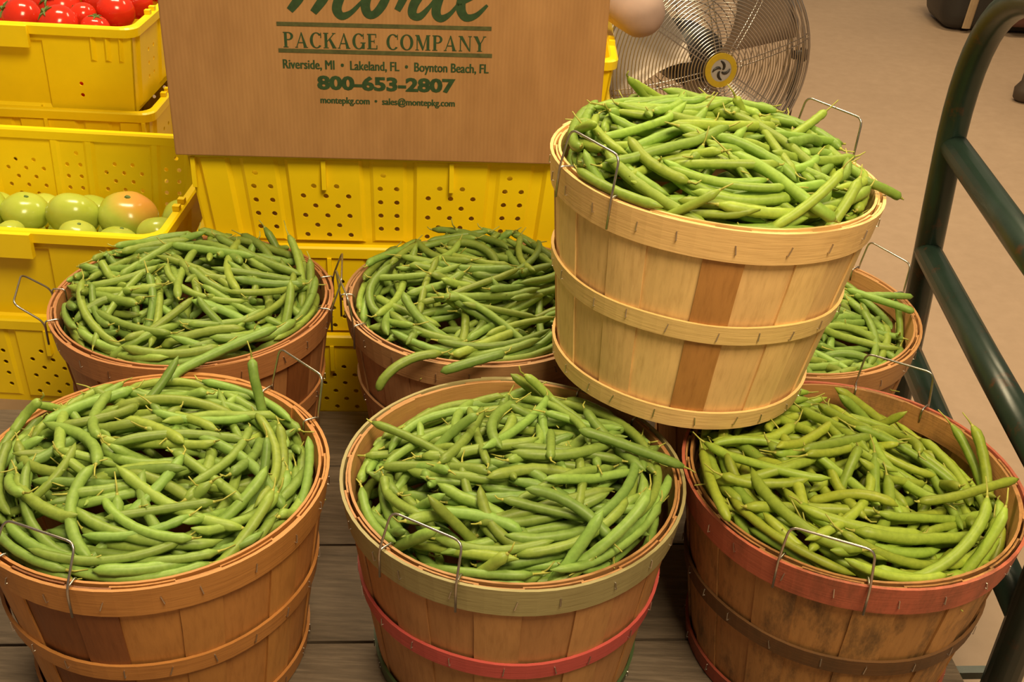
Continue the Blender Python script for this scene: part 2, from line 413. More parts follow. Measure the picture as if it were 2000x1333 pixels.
# ------------------------------------------------------------------ tomatoes
def tomato_mesh(name, r, squash, lobes, amp, seed):
    rr = random.Random(seed); V, Fc = [], []; n, m = 24, 14
    for i in range(m + 1):
        ph = PI * i / m
        for j in range(n):
            th = 2 * PI * j / n
            k = 1 + amp * math.cos(lobes * th) * math.sin(ph) * (0.5 + 0.5 * math.cos(ph))
            dip = 0.10 * math.exp(-(ph / 0.28) ** 2)
            V.append((r * math.sin(ph) * math.cos(th) * k, r * math.sin(ph) * math.sin(th) * k, r * squash * (math.cos(ph) - dip)))
    for i in range(m):
        for j in range(n): Fc.append((i * n + j, (i + 1) * n + j, (i + 1) * n + (j + 1) % n, i * n + (j + 1) % n))
    return V, Fc
TM = {}
def tomato(loc, r, kind, label, seed, tilt=(0, 0, 0), group=None):
    key = (kind, seed % 4)
    if key not in TM:
        g = tomato_mesh('t', 1.0, 0.80 if kind != 'red' else 0.94, 5 + seed % 2, 0.05 if kind != 'red' else 0.015, seed)
        me = bpy.data.meshes.new('tomato_skin'); me.from_pydata(g[0], [], g[1]); me.update(); me.polygons.foreach_set('use_smooth', [True] * len(me.polygons)); TM[key] = me
    me = TM[key].copy(); me.transform(Matrix.Scale(r, 4)); me.materials.append({'red': M_RED, 'green': M_GT, 'blush': M_GTB}[kind])
    o = link(bpy.data.objects.new({'red': 'red_tomato', 'green': 'green_tomato', 'blush': 'green_tomato'}[kind], me)); o.location = loc; o.rotation_euler = tilt
    tag(o, label, 'tomato', group)
    sq = 0.80 if kind != 'red' else 0.94
    g = []
    for k in range(5):
        a = 2 * PI * k / 5 + seed; d = Vector((math.cos(a), math.sin(a), 0))
        if kind == 'red': g.append(tube_geo([Vector((0, 0, r * sq * 0.90)), d * r * 0.25 + Vector((0, 0, r * sq * 0.97)), d * r * 0.5 + Vector((0, 0, r * sq * 0.90))], [r * .07, r * .06, r * .015], 5))
    g.append(tube_geo([Vector((0, 0, r * sq * 0.86)), Vector((0.02 * r, 0, r * sq * 0.95))] if kind != 'red' else [Vector((0, 0, r * sq * 0.88)), Vector((0.1 * r, 0, r * sq * 1.1))], [r * 0.12, r * 0.09], 6))
    mesh_obj('stem', *merge(g), M_CALYX, o)
    return o
# green: pixel centre, pixel radius, depth
for i, (px, py, pr, yy, kind, lab) in enumerate((
        (-38, 408, 50, 1.90, 'green', 'green tomato cut off by the left edge of the picture'),
        (50, 414, 46, 1.90, 'green', 'plain smooth green tomato, leftmost whole one in its crate'),
        (143, 420, 52, 1.88, 'green', 'shiny ribbed green tomato with its stem scar facing forward'),
        (250, 422, 57, 1.89, 'blush', 'big green tomato blushing orange on top'),
        (152, 462, 38, 1.785, 'green', 'small green tomato in front of the ribbed one'),
        (232, 476, 42, 1.785, 'green', 'green tomato barely showing below the blushing orange one'),
        (308, 455, 40, 1.80, 'green', 'green tomato squeezed in the right corner of its crate'),
        (15, 462, 36, 1.785, 'green', 'green tomato low at the front left of its crate'))):
    p = ony(px, py, yy); d = (p - CAM).dot(FW); r = pr * d / F_PX
    tomato(p, r, kind, lab, i + 3, ((-0.75, 0.1, 0) if i == 2 else (0.3 - 0.12 * i, 0.2 - 0.09 * i, i)) if kind != 'blush' else (0.1, 0.1, 0.3))
red_px = [(12, 16, 40), (78, 2, 34), (158, 34, 28), (128, 14, 42), (186, 6, 36), (222, 22, 38), (48, 44, 42), (100, 44, 40), (180, 56, 30), (262, 6, 34), (40, -30, 40), (4, 58, 34), (110, -40, 40), (176, -44, 38), (236, -34, 38), (286, -30, 34)]
lab_r = ['red tomato at the left picture edge above the crate rim', 'small red tomato in the back row left of the green leaf', 'red tomato behind the front rim between two larger ones', 'glossy red tomato with yellow glint in the middle of the crate', 'red tomato tucked behind the glossy middle one', 'round red tomato nearest the right corner of its crate',
         'large red tomato at the front rim, left of the one showing a stem', 'red tomato at the front rim with its stem end showing', 'red tomato just peeping over the front rim', 'red tomato behind the right corner one']
red = []
for (px, py, pr) in red_px:
    p = ony(px, py, 2.305 + max(0, 44 - py) * 0.0042); red.append([p, pr * (p - CAM).dot(FW) / F_PX * 0.97])
for _ in range(60):                                   # settle: push apart, keep inside the crate
    for a in range(len(red)):
        for b in range(a):
            d = red[a][0] - red[b][0]; gap = red[a][1] + red[b][1] - d.length
            if gap > 0:
                d = d.normalized() * gap * 0.5; d.z *= 0.5; red[a][0] += d; red[b][0] -= d
    for q in red:
        q[0].y = min(max(q[0].y, RY - CD / 2 + 0.016 + q[1]), RY + CD / 2 - 0.016 - q[1]); q[0].x = min(q[0].x, RX + CL / 2 - 0.014 - q[1])
for i, (p, r) in enumerate(red):
    tomato(p, r, 'red', lab_r[i] if i < len(lab_r) else 'red tomato at the back of the crate, mostly above the picture', i, (rnd.uniform(-1.3, -0.4) if i == 7 else rnd.uniform(-0.9, 0.9), rnd.uniform(-0.9, 0.9), rnd.uniform(0, 6)), 'red tomatoes in the top left crate')
# lower layers that carry the ones in view
tr_ = random.Random(21)
for i in range(6):
    for j in range(4):
        x = LX - 0.235 + i * 0.094; y = LY - 0.145 + j * 0.097
        tomato((x + tr_.uniform(-.004, .004), y + tr_.uniform(-.004, .004), FLOOR_Z + PZ + 0.008 + 0.0345), 0.043, 'green', 'green tomato in the bottom layer of the left crate', i + j, (tr_.uniform(-.3, .3), tr_.uniform(-.3, .3), tr_.uniform(0, 6)), 'green tomatoes in the bottom layer')
for i in range(7):
    for j in range(5):
        x = RX - 0.245 + i * 0.0815; y = RY - 0.160 + j * 0.080
        tomato((x, y, FLOOR_Z + 2 * PZ + 0.050), 0.038, 'red', 'red tomato in the lower layer of the top left crate', i + j, (tr_.uniform(-.6, .6), tr_.uniform(-.6, .6), tr_.uniform(0, 6)), 'red tomatoes in the lower layer')

# ------------------------------------------------------------------ cardboard carton with print
BYAW = 0.068
BXC, BYC = -0.208, 1.650
bx = Vector((math.cos(BYAW), math.sin(BYAW), 0)); bn = Vector((math.sin(BYAW), -math.cos(BYAW), 0))
BZ = FLOOR_Z + 2 * PZ + CH + 0.0095
BW, BH, BDp = 0.654, 0.34, 0.40
carton = empty('cardboard_carton', (BXC - bn.x * BDp / 2, BYC - bn.y * BDp / 2, BZ), BYAW)
tag(carton, 'brown cardboard carton with dark green print on the crate stack', 'box')
bevel_box('carton_body', (BW, BDp - 0.008, BH), M_CARD, carton, 0.004, 2, (0, 0.004, BH / 2), False)
bevel_box('front_panel', (BW, 0.006, BH + 0.022), M_CARD, carton, 0.002, 2, (0, -BDp / 2 + 0.003, (BH - 0.022) / 2), False)
mesh_obj('top_flap', *box_geo(-BW / 2 + 0.004, BW / 2 - 0.004, -BDp / 2 + 0.003, -0.001, BH, BH + 0.004), M_CARD, carton)
mesh_obj('top_flap', *box_geo(-BW / 2 + 0.004, BW / 2 - 0.004, 0.001, BDp / 2 - 0.003, BH, BH + 0.004), M_CARD, carton)
def face(px, py):
    """pixel -> (u, z) on the carton front"""
    d = ray(px, py); P0 = Vector((BXC, BYC, 0)); t = (P0 - CAM).dot(bn) / d.dot(bn); p = CAM + d * t
    return Vector(((p - P0).dot(bx), p.z - BZ))
YP = -BDp / 2 - 0.0006
def print_geo(name, polys, mat, parent=carton):
    V, Fc = [], []
    for k, poly in enumerate(polys):
        o = len(V); V += [(a, YP - 0.000004 * (k % 7), b) for a, b in poly]; Fc.append(tuple(range(o, o + len(poly))))
    return mesh_obj(name, V, Fc, mat, parent)
def strip(pts, ws):
    """variable width brush stroke -> quads"""
    pts = [Vector(p) for p in pts]; out = []; Ls = []
    for i, p in enumerate(pts):
        t = (pts[min(i + 1, len(pts) - 1)] - pts[max(i - 1, 0)]).normalized(); nrm = Vector((-t.y, t.x))
        Ls.append((p + nrm * ws[i] / 2, p - nrm * ws[i] / 2))
    for i in range(len(pts) - 1): out.append([Ls[i][0], Ls[i][1], Ls[i + 1][1], Ls[i + 1][0]])
    return out
def catmull(P, n=6):
    P = [Vector(p) for p in P]; Q = [P[0]] + P + [P[-1]]; out = []
    for i in range(1, len(Q) - 2):
        for k in range(n):
            t = k / n; a, b, c, d = Q[i - 1], Q[i], Q[i + 1], Q[i + 2]
            out.append(0.5 * ((2 * b) + (c - a) * t + (2 * a - 5 * b + 4 * c - d) * t * t + (3 * b - a - 3 * c + d) * t ** 3))
    out.append(P[-1]); return out
# brush-script word, control points in photo pixels (upper half lies above the picture)
def brush(pts, ws):
    c = catmull([face(*p) for p in pts]); k = len(ws); W_ = []
    for i in range(len(c)):
        s = i / (len(c) - 1) * (k - 1); a = int(min(s, k - 2)); W_.append((ws[a] + (ws[a + 1] - ws[a]) * (s - a)) / 1270)
    return strip(c, W_)
words = []
words += brush([(566, 20), (583, -2), (606, -40), (630, -80), (640, -96)], [13, 17, 14, 12, 8])                       # M, first leg
words += brush([(636, -94), (632, -50), (630, -30)], [8, 10, 6])
words += brush([(612, 24), (630, 0), (656, -40), (690, -84), (704, -98)], [13, 17, 14, 12, 7])                       # M, second leg
words += brush([(704, -98), (684, -50), (664, -6), (658, 18), (668, 31), (686, 24), (706, 4), (716, -8)], [7, 14, 18, 18, 15, 9, 6, 4])
words += brush([(752, -40), (728, -24), (714, 4), (718, 26), (732, 27), (748, 8), (758, -18), (752, -38)], [10, 15, 18, 16, 14, 16, 14, 9])  # o
words += brush([(752, -38), (770, -26), (790, -36)], [7, 6, 6])
words += brush([(800, -40), (790, -8), (776, 20)], [13, 15, 12])                                                     # n
words += brush([(784, 2), (806, -28), (824, -36), (824, -18), (808, 10), (806, 28), (820, 32), (840, 12), (852, -6)], [7, 9, 15, 17, 17, 16, 13, 7, 5])
words += brush([(890, -84), (874, -40), (856, 2), (852, 26), (862, 36), (880, 26), (898, 4)], [11, 14, 17, 17, 14, 8, 5])  # t
words += brush([(850, -42), (880, -42), (908, -44)], [8, 9, 8])
words += brush([(898, 8), (926, -8), (938, -28), (924, -38), (906, -14), (900, 16), (910, 34), (930, 30), (952, 10)], [6, 9, 13, 12, 16, 18, 15, 10, 5])  # e
print_geo('script_lettering', words, M_INK)
def bar(p, q, w):
    a, b = face(*p), face(*q); return strip([a, b], [w, w])
print_geo('printed_rule', bar((540, 46), (960, 56), 0.0060), M_INK2)
print_geo('printed_rule', bar((544, 98), (961, 109), 0.0060), M_INK2)
# serif capitals
def rect(x0, y0, x1, y1): return [(x0, y0), (x1, y0), (x1, y1), (x0, y1)]
def ann(cx, cy, rx, ry, ix, iy, a0, a1, n=20):
    out = []
    for k in range(n):
        t0 = math.radians(a0 + (a1 - a0) * k / n); t1 = math.radians(a0 + (a1 - a0) * (k + 1) / n)
        out.append([(cx + rx * math.cos(t0), cy + ry * math.sin(t0)), (cx + rx * math.cos(t1), cy + ry * math.sin(t1)), (cx + ix * math.cos(t1), cy + iy * math.sin(t1)), (cx + ix * math.cos(t0), cy + iy * math.sin(t0))])
    return out
h_, t_ = 0.06, 0.17
def ser(x, y, w=0.16): return rect(x - w, y, x + w, y + h_ * .8)
SER = {
 'P': (0.70, [rect(.10, 0, .27, 1), ser(.185, 0), ser(.16, 1 - h_ * .8, .13)] + ann(.36, .74, .30, .26, .14, .20, -90, 90) + [rect(.2, .94, .37, 1), rect(.2, .48, .37, .54)]),
 'A': (0.84, [[(.06, 0), (.12, 0), (.44, .92), (.40, 1)], [(.55, 0), (.75, 0), (.44, 1), (.38, 1)], rect(.18, .30, .62, .36), ser(.09, 0, .09), ser(.66, 0, .14)]),
 'C': (0.80, ann(.44, .5, .40, .52, .22, .46, 42, 318, 26) + [rect(.70, .66, .75, 1.0)]),
 'K': (0.84, [rect(.10, 0, .27, 1), ser(.185, 0), ser(.185, 1 - h_ * .8), [(.26, .40), (.26, .48), (.66, .98), (.74, .98)], [(.36, .56), (.46, .68), (.82, 0), (.60, 0)], ser(.70, 0, .13), ser(.68, 1 - h_ * .8, .11)]),
 'G': (0.88, ann(.44, .5, .40, .52, .22, .46, 42, 335, 26) + [rect(.70, .66, .75, 1.0), rect(.64, .02, .80, .42), rect(.54, .38, .86, .43)]),
 'E': (0.72, [rect(.10, 0, .27, 1), rect(.03, 0, .64, h_), rect(.03, 1 - h_, .60, 1), rect(.2, .49, .48, .55), rect(.60, 0, .66, .26), rect(.55, .76, .60, 1), rect(.45, .40, .49, .63)]),
 'O': (0.90, ann(.45, .5, .41, .52, .23, .46, 0, 360, 32)),
 'M': (1.02, [rect(.12, 0, .18, 1), [(.06, 1), (.28, 1), (.56, .12), (.48, 0)], [(.47, 0), (.53, 0), (.80, 1), (.74, 1)], rect(.74, 0, .91, 1), ser(.15, 0, .11), ser(.82, 0, .16), ser(.12, 1 - h_ * .8, .09), ser(.84, 1 - h_ * .8, .13)]),
 'N': (0.90, [rect(.12, 0, .18, 1), [(.05, 1), (.27, 1), (.78, 0), (.70, 0)], rect(.71, 0, .77, 1), ser(.15, 0, .11), ser(.74, 1 - h_ * .8, .11), ser(.10, 1 - h_ * .8, .08)]),
 'Y': (0.82, [[(.04, 1), (.26, 1), (.50, .44), (.32, .44)], [(.46, .46), (.40, .46), (.66, 1), (.73, 1)], rect(.32, 0, .49, .46), ser(.405, 0), ser(.14, 1 - h_ * .8, .13), ser(.70, 1 - h_ * .8, .10)])}
x = 0; polys = []
for ch in 'PACKAGE COMPANY':
    if ch == ' ': x += 0.42; continue
    adv, ps = SER[ch]; polys += [[(x + a, b) for a, b in p] for p in ps]; x += adv + 0.05
a, b = face(553, 92), face(951, 101); top = face(553, 62)
sc = (b.x - a.x) / x; vs_ = (top.y - a.y)
print_geo('serif_lettering', [[(a.x + u * sc, (a.y + (b.y - a.y) * u / x) + w * vs_) for u, w in p] for p in polys], M_INK)
def text(name, body, pl, pr, hpx, mat, bold=0.0, fat=True):
    cu = bpy.data.curves.new(name, 'FONT'); cu.body = body; cu.size = 1; cu.offset = bold; cu.resolution_u = 3
    o = bpy.data.objects.new(name, cu); COL.objects.link(o); bpy.context.view_layer.update()
    me = bpy.data.meshes.new_from_object(o.evaluated_get(bpy.context.evaluated_depsgraph_get())); bpy.data.objects.remove(o)
    co = np.empty(len(me.vertices) * 3); me.vertices.foreach_get('co', co); co = co.reshape(-1, 3)
    x0, x1 = co[:, 0].min(), co[:, 0].max(); cap = 0.70
    A, B = face(*pl), face(*pr); H_ = face(pl[0], pl[1] - hpx).y - A.y
    s = (co[:, 0] - x0) / (x1 - x0)
    out = np.stack([A.x + s * (B.x - A.x), np.full(len(co), YP), A.y + s * (B.y - A.y) + co[:, 1] / cap * H_], -1)
    me.vertices.foreach_set('co', out.ravel()); me.update()
    bm = bmesh.new(); bm.from_mesh(me)
    for dx in ((0.0006, 0.0011) if fat else ()):
        o2 = me.copy(); o2.transform(Matrix.Translation((dx, -0.000003 - dx * 0.01, 0))); bm.from_mesh(o2)
    bm_obj(name, bm, mat, carton)
text('city_lettering', 'Riverside, MI  \u2022  Lakeland, FL  \u2022  Boynton Beach, FL', (553, 133), (953, 143), 18, M_INK, 0.0)
text('phone_lettering', '800-653-2807', (620, 173), (888, 180), 25, M_INK, 0.035)
text('web_lettering', 'montepkg.com  \u2022  sales@montepkg.com', (626, 201), (887, 208), 13, M_INK, 0.0)

# ------------------------------------------------------------------ baskets
RT, RB, BHT = 0.195, 0.158, 0.265
NST = 22
def rad_at(z): return RB + (RT - RB) * z / BHT
def stave_mesh(wf, dr, bow, notch):
    """one veneer stave standing at angle 0 (outer face towards +x), tapered to the bottom"""
    V, Fc = [], []; nz, nw = 7, 4; th = 0.0022
    for side in (0, 1):
        for i in range(nz + 1):
            z = 0.004 + (BHT - 0.005) * i / nz
            for j in range(nw + 1):
                s = (j / nw - 0.5) * 2
                hw = PI / NST * wf * (1 + notch * math.sin(i * 2.1))
                a = s * hw; r = rad_at(z) - 0.0042 + dr - side * th + bow * (1 - s * s) * math.sin(PI * i / nz)
                V.append((r * math.cos(a), r * math.sin(a), z))
    o = (nz + 1) * (nw + 1)
    for i in range(nz):
        for j in range(nw):
            a = i * (nw + 1) + j; Fc.append((a, a + 1, a + nw + 2, a + nw + 1)); Fc.append((o + a + nw + 1, o + a + nw + 2, o + a + 1, o + a))
    for i in range(nz):
        for j in (0, nw):
            a = i * (nw + 1) + j; b = a + nw + 1
            Fc.append((a, b, b + o, a + o) if j == 0 else (b, a, a + o, b + o))
    for j in range(nw):
        a = j; Fc.append((a + 1, a, a + o, a + 1 + o)); a = nz * (nw + 1) + j; Fc.append((a, a + 1, a + 1 + o, a + o))
    me = bpy.data.meshes.new('stave'); me.from_pydata(V, [], Fc); me.update(); return me
STAVES = [[stave_mesh(0.84 + 0.05 * k, 0.0, 0.001, 0.012) for k in range(3)], [stave_mesh(1.16 + 0.06 * k, -0.0024, 0.0004, 0.010) for k in range(3)]]
def hoop_mesh(z0, z1, dout, din, seed, wob=0.0012):
    """bent band with a lapped end"""
    n = 72; rr = random.Random(seed); ph = [rr.uniform(0, 6.28) for _ in range(3)]; V, Fc = [], []
    lap = 0.35; total = 2 * PI + lap
    for i in range(n + 1):
        a = total * i / n
        lapo = 0.0022 * max(0, min(1, (a - 2 * PI + 0.12) / 0.12)) if a > 2 * PI - 0.12 else 0
        w = wob * (math.sin(3 * a + ph[0]) + 0.6 * math.sin(7 * a + ph[1]))
        for (dr, z) in ((dout, z0), (dout, z1), (din, z1), (din, z0)):
            zz = z + w; r = rad_at(min(max(zz, 0), BHT)) + dr + lapo
            V.append((r * math.cos(a), r * math.sin(a), zz))
    for i in range(n):
        for k in range(4):
            a = i * 4 + k; b = i * 4 + (k + 1) % 4; Fc.append((a, a + 4, b + 4, b))
    Fc.append((0, 1, 2, 3)); Fc.append((n * 4 + 3, n * 4 + 2, n * 4 + 1, n * 4))
    me = bpy.data.meshes.new('hoop'); me.from_pydata(V, [], Fc); me.update(); return me
HOOPS = {}
def hoop(kind, seed):
    k = (kind, seed)
    if k not in HOOPS:
        HOOPS[k] = {'top': lambda: hoop_mesh(BHT - 0.038, BHT, 0.0, -0.0036, seed, 0.0006), 'inner': lambda: hoop_mesh(BHT - 0.030, BHT + 0.001, -0.0095, -0.0125, seed, 0.0006),
                    'mid': lambda: hoop_mesh(0.122, 0.145, 0.0, -0.0036, seed), 'bottom': lambda: hoop_mesh(0.001, 0.025, 0.0, -0.0036, seed, 0.0003)}[kind]()
    return HOOPS[k]
def staples_geo(z, seed, zh=0.010):
    rr = random.Random(seed); g = []
    for k in range(NST):
        a = 2 * PI * (k + 0.5) / NST + rr.uniform(-.05, .05); zz = z + rr.uniform(-.003, .003)
        r = rad_at(zz) + 0.0008; d = Vector((math.cos(a), math.sin(a), 0)); tl = Vector((-d.y, d.x, 0)) * rr.uniform(-.002, .002)
        g.append(tube_geo([d * (r - 0.002) + Vector((0, 0, zz - zh / 2)) - tl, d * (r + 0.0006) + Vector((0, 0, zz - zh / 2)) - tl, d * (r + 0.0006) + Vector((0, 0, zz + zh / 2)) + tl, d * (r - 0.002) + Vector((0, 0, zz + zh / 2)) + tl], 0.0007, 4))
    return merge(g)
def handle_geo(ang, lean, width=0.092, up=0.047, skew=0.0):
    """square wire bail hooked over the rim at angle ang"""
    d = Vector((math.cos(ang), math.sin(ang), 0)); t = Vector((-d.y, d.x, 0)); z = Vector((0, 0, 1))
    R0 = RT + 0.0022; g = []
    def at(s, r, h): # along tangent s, keep on the hoop circle
        a = ang + s / RT; dd = Vector((math.cos(a), math.sin(a), 0)); return dd * r + z * h
    w = width / 2
    path = [at(-w, R0 - 0.017, BHT - 0.016), at(-w, R0 - 0.017, BHT + 0.003), at(-w * 1.0, R0 + 0.001, BHT + 0.003), at(-w, R0 + 0.0012, BHT - 0.033)]
    hook = round_path(path, 0.004, 3)
    g.append(tube_geo(hook, 0.0012, 6))
    hook2 = round_path([at(w, R0 - 0.017, BHT - 0.016), at(w, R0 - 0.017, BHT + 0.003), at(w, R0 + 0.001, BHT + 0.003), at(w, R0 + 0.0012, BHT - 0.033)], 0.004, 3)
    g.append(tube_geo(hook2, 0.0012, 6))
    o = math.sin(lean) * up; u = math.cos(lean) * up
    p = [at(-w, R0 + 0.0015, BHT - 0.033), at(-w, R0 + 0.0018, BHT + 0.002), at(-w * (0.92 + skew), R0, BHT + 0.0) + d * o + z * u, at(w * (0.92 - skew), R0, BHT) + d * o + z * u, at(w, R0 + 0.0018, BHT + 0.002), at(w, R0 + 0.0015, BHT - 0.033)]
    g.append(tube_geo(round_path(p, 0.010, 4), 0.0014, 7))
    return merge(g)

def tint(c, v, r): k = 1 + r.uniform(-v, v); return (c[0] * k, c[1] * k * (1 + r.uniform(-.04, .04)), c[2] * k, 1)
NAT = (0.46, 0.200, 0.052)      # seasoned orange-brown veneer
NAT2 = (0.47, 0.25, 0.115)      # pinkish veneer
PALE = (0.86, 0.57, 0.235)       # fresh veneer
DARK = (0.22, 0.075, 0.020)
def ang_of(c, px, py, z=BHT):
    p = onz(px, py, z); return math.atan2(p.y - c[1], p.x - c[0])
BASK = {}
def basket(key, mat, wood, dark, hoops, handles, label, seed, mat_s=M_WOOD, mat_h=M_HOOP, var=0.10, dcol=DARK):
    r = random.Random(seed)
    e = empty('bushel_basket'); e.matrix_world = mat; tag(e, label, 'basket', 'wooden baskets of green beans')
    M = mat
    for k in range(NST):
        a = 2 * PI * k / NST + 0.1
        o = link(bpy.data.objects.new('stave', STAVES[k % 2][r.randrange(3)].copy() if False else STAVES[k % 2][r.randrange(3)]), e)
        o.rotation_euler = (0, 0, a + r.uniform(-.012, .012))
        o.color = tint(wood, var, r)
        for da in dark:
            if abs((a - math.radians(da) + PI) % (2 * PI) - PI) < PI / NST: o.color = tint(dcol, 0.08, r)
        if not o.data.materials: o.data.materials.append(mat_s)
        o.material_slots[0].link = 'OBJECT'; o.material_slots[0].material = mat_s
    for kind in ('top', 'inner', 'mid', 'bottom'):
        o = link(bpy.data.objects.new({'top': 'top_hoop', 'inner': 'inner_hoop', 'mid': 'middle_hoop', 'bottom': 'bottom_hoop'}[kind], hoop(kind, seed % 3)), e)
        o.rotation_euler = (0, 0, r.uniform(0.6, 2.4)); o.color = (*hoops.get(kind, tint(wood, 0.06, r)[:3]), 1)
        if not o.data.materials: o.data.materials.append(mat_h)
        o.material_slots[0].link = 'OBJECT'; o.material_slots[0].material = mat_h
        if kind in hoops and kind != 'inner':
            o['label'] = hoops['lab_' + kind] if 'lab_' + kind in hoops else 'painted hoop'
        if kind != 'inner':
            st = mesh_obj('staple', *staples_geo({'top': BHT - 0.02, 'mid': 0.1335, 'bottom': 0.013}[kind], seed + ord(kind[0])), M_STAPLE, o); st.rotation_euler = (0, 0, -o.rotation_euler.z); st['kind'] = 'stuff'
    V, Fc = lathe_geo([(RB - 0.006, 0.003), (RB - 0.006, 0.007)], 32); o = mesh_obj('bottom_board', V, Fc, mat_s, e); o.color = tint(wood, 0.05, r)
    for (a, lean, wd, up, sk) in handles: mesh_obj('wire_handle', *handle_geo(a, lean, wd, up, sk), M_WIRE, e, True)
    BASK[key] = (M, M.inverted()); return e
def tr(x, y): return Matrix.Translation((x, y, 0.0005))
CEN = {'A': (-0.392, 0.991), 'B': (0.009, 1.019), 'C': (0.399, 1.049), 'D': (-0.451, 1.384), 'E': (-0.050, 1.428), 'F': (0.392, 1.443)}
def hd(key, px, py, lean=0.1, wd=0.092, up=0.047, sk=0.0): return (ang_of(CEN[key], px, py), lean, wd, up, sk)
basket('A', tr(*CEN['A']), NAT, (-88, -104, -150), {}, [hd('A', 62, 1125, -0.55), hd('A', 548, 800, 0.25, 0.092, 0.055)], 'orange-brown basket of beans at front left with two dark staves', 11)
basket('B', tr(*CEN['B']), (0.44, 0.215, 0.078), (), {'top': (0.34, 0.29, 0.13), 'lab_top': 'faded olive green hoop', 'mid': (0.52, 0.085, 0.075), 'lab_mid': 'pinkish red painted hoop', 'bottom': (0.05, 0.085, 0.03), 'lab_bottom': 'dark green painted hoop'},
       [hd('B', 818, 1110, -0.35), hd('B', 1190, 790, 0.2, 0.092, 0.02)], 'basket of beans with olive rim and pinkish red middle hoop', 12)
basket('C', tr(*CEN['C']), (0.42, 0.20, 0.062), (), {'top': (0.46, 0.115, 0.060), 'lab_top': 'worn red painted hoop', 'mid': (0.13, 0.058, 0.018), 'lab_mid': 'dark brown hoop', 'bottom': (0.30, 0.055, 0.03), 'lab_bottom': 'red painted hoop'},
       [hd('C', 1600, 1155, -0.1), hd('C', 1745, 765, 0.05)], 'mould-stained basket of beans with worn red rim at front right', 13, M_WOODS, M_HOOPS)
basket('D', tr(*CEN['D']), (0.45, 0.195, 0.07), (-33, -20), {}, [hd('D', 95, 600, 0.85), hd('D', 660, 575, 0.35, 0.10)], 'orange-brown basket of beans at back left, before the green tomatoes', 14)
basket('E', tr(*CEN['E']), NAT2, (), {}, [hd('E', 676, 610, 0.15), hd('E', 1120, 560, 0.3)], 'pinkish brown basket of beans in the middle of the back row', 15)
basket('F', tr(*CEN['F']), (0.50, 0.255, 0.09), (), {}, [hd('F', 1733, 545, 0.15), hd('F', 1440, 720, 0.1, 0.092, 0.01)], 'basket of beans at back right beside the green cart handle', 16)
gn = Vector((math.tan(0.067), math.tan(0.033), 1)).normalized(); ga = Vector((0, 1, 0)).cross(gn).normalized(); gb = gn.cross(ga)
gt = Vector((0.227, 1.237, 0.559 + 0.0)) - gn * BHT
GM = Matrix(((ga.x, gb.x, gn.x, gt.x), (ga.y, gb.y, gn.y, gt.y), (ga.z, gb.z, gn.z, gt.z), (0, 0, 0, 1)))
basket('G', GM, PALE, (-99,), {}, [(math.radians(215), -0.1, 0.092, 0.047, 0), (math.radians(38), 0.1, 0.095, 0.05, 0)], 'tilted pale new basket of beans stacked on top of the others', 17, var=0.07, dcol=(0.50, 0.235, 0.06))

# ------------------------------------------------------------------ green beans
def bean_geo(pts, r, rng):
    """tube with pod profile; pts in world space"""
    k = len(pts); prof = []
    ph = rng.uniform(0, 6.28)
    for i in range(k):
        s = i / (k - 1)
        e = min(1, (s / 0.07 + 0.42)) if s < 0.07 else 1
        tl = 1 if s < 0.86 else max(0.10, math.cos((s - 0.86) / 0.14 * PI / 2) ** 0.8)
        prof.append(r * e * tl * (1 + 0.055 * math.sin(s * 38 + ph)))
    V, Fc = tube_geo(pts, prof, 8)
    return V, Fc
def stem_geo(pts, r, rng):
    a = Vector(pts[0]); d = (a - Vector(pts[1])).normalized()
    side = Vector((rng.uniform(-1, 1), rng.uniform(-1, 1), rng.uniform(0, 1))).normalized()
    l = rng.uniform(0.009, 0.020)
    g = [tube_geo([a - d * 0.002, a + d * 0.003], [r * 0.46, r * 0.22], 6), tube_geo([a, a + d * l * .5 + side * 0.001, a + d * l + side * l * 0.45], [0.0015, 0.0010, 0.0007], 5)]
    return merge(g)
HEAP = {  # edge depth below rim, dome height, tilt (dx,dy), number of beans
 'A': (0.018, 0.038, -0.04, -0.01, 225), 'B': (0.024, 0.046, 0.06, -0.04, 225), 'C': (0.026, 0.044, -0.16, -0.05, 225),
 'D': (0.012, 0.036, -0.03, 0.04, 215), 'E': (0.010, 0.034, 0.0, 0.05, 205), 'F': (0.030, 0.026, -0.08, 0.00, 185), 'G': (0.006, 0.044, -0.03, 0.05, 225)}
CELL = 0.003; GN = 161; HALF = CELL * (GN - 1) / 2
gx, gy = np.meshgrid(np.linspace(-HALF, HALF, GN), np.linspace(-HALF, HALF, GN), indexing='ij')
gr = np.hypot(gx, gy)
def blocked(P, r, own):
    for k, (M, Mi) in BASK.items():
        if k == own: continue
        for p in P:
            q = Mi @ p
            if -r - 0.001 < q.z < BHT + r:
                if math.hypot(q.x, q.y) < rad_at(max(0, min(BHT, q.z))) + r + 0.002: return True
            if k == 'G' and 0 <= q.z < BHT + 0.03 and math.hypot(q.x, q.y) < RT: return True
    return False
beans = []     # (basket key, pts, r, tint, tag)
def bean_tint(rng, key):
    base = {'C': (0.265, 0.355, 0.040), 'G': (0.245, 0.365, 0.050)}.get(key, (0.215, 0.320, 0.058))
    k = rng.uniform(0.74, 1.20); y = rng.uniform(-0.12, 0.12)
    return (base[0] * k * (1 + y), base[1] * k, base[2] * k * (1 - y))
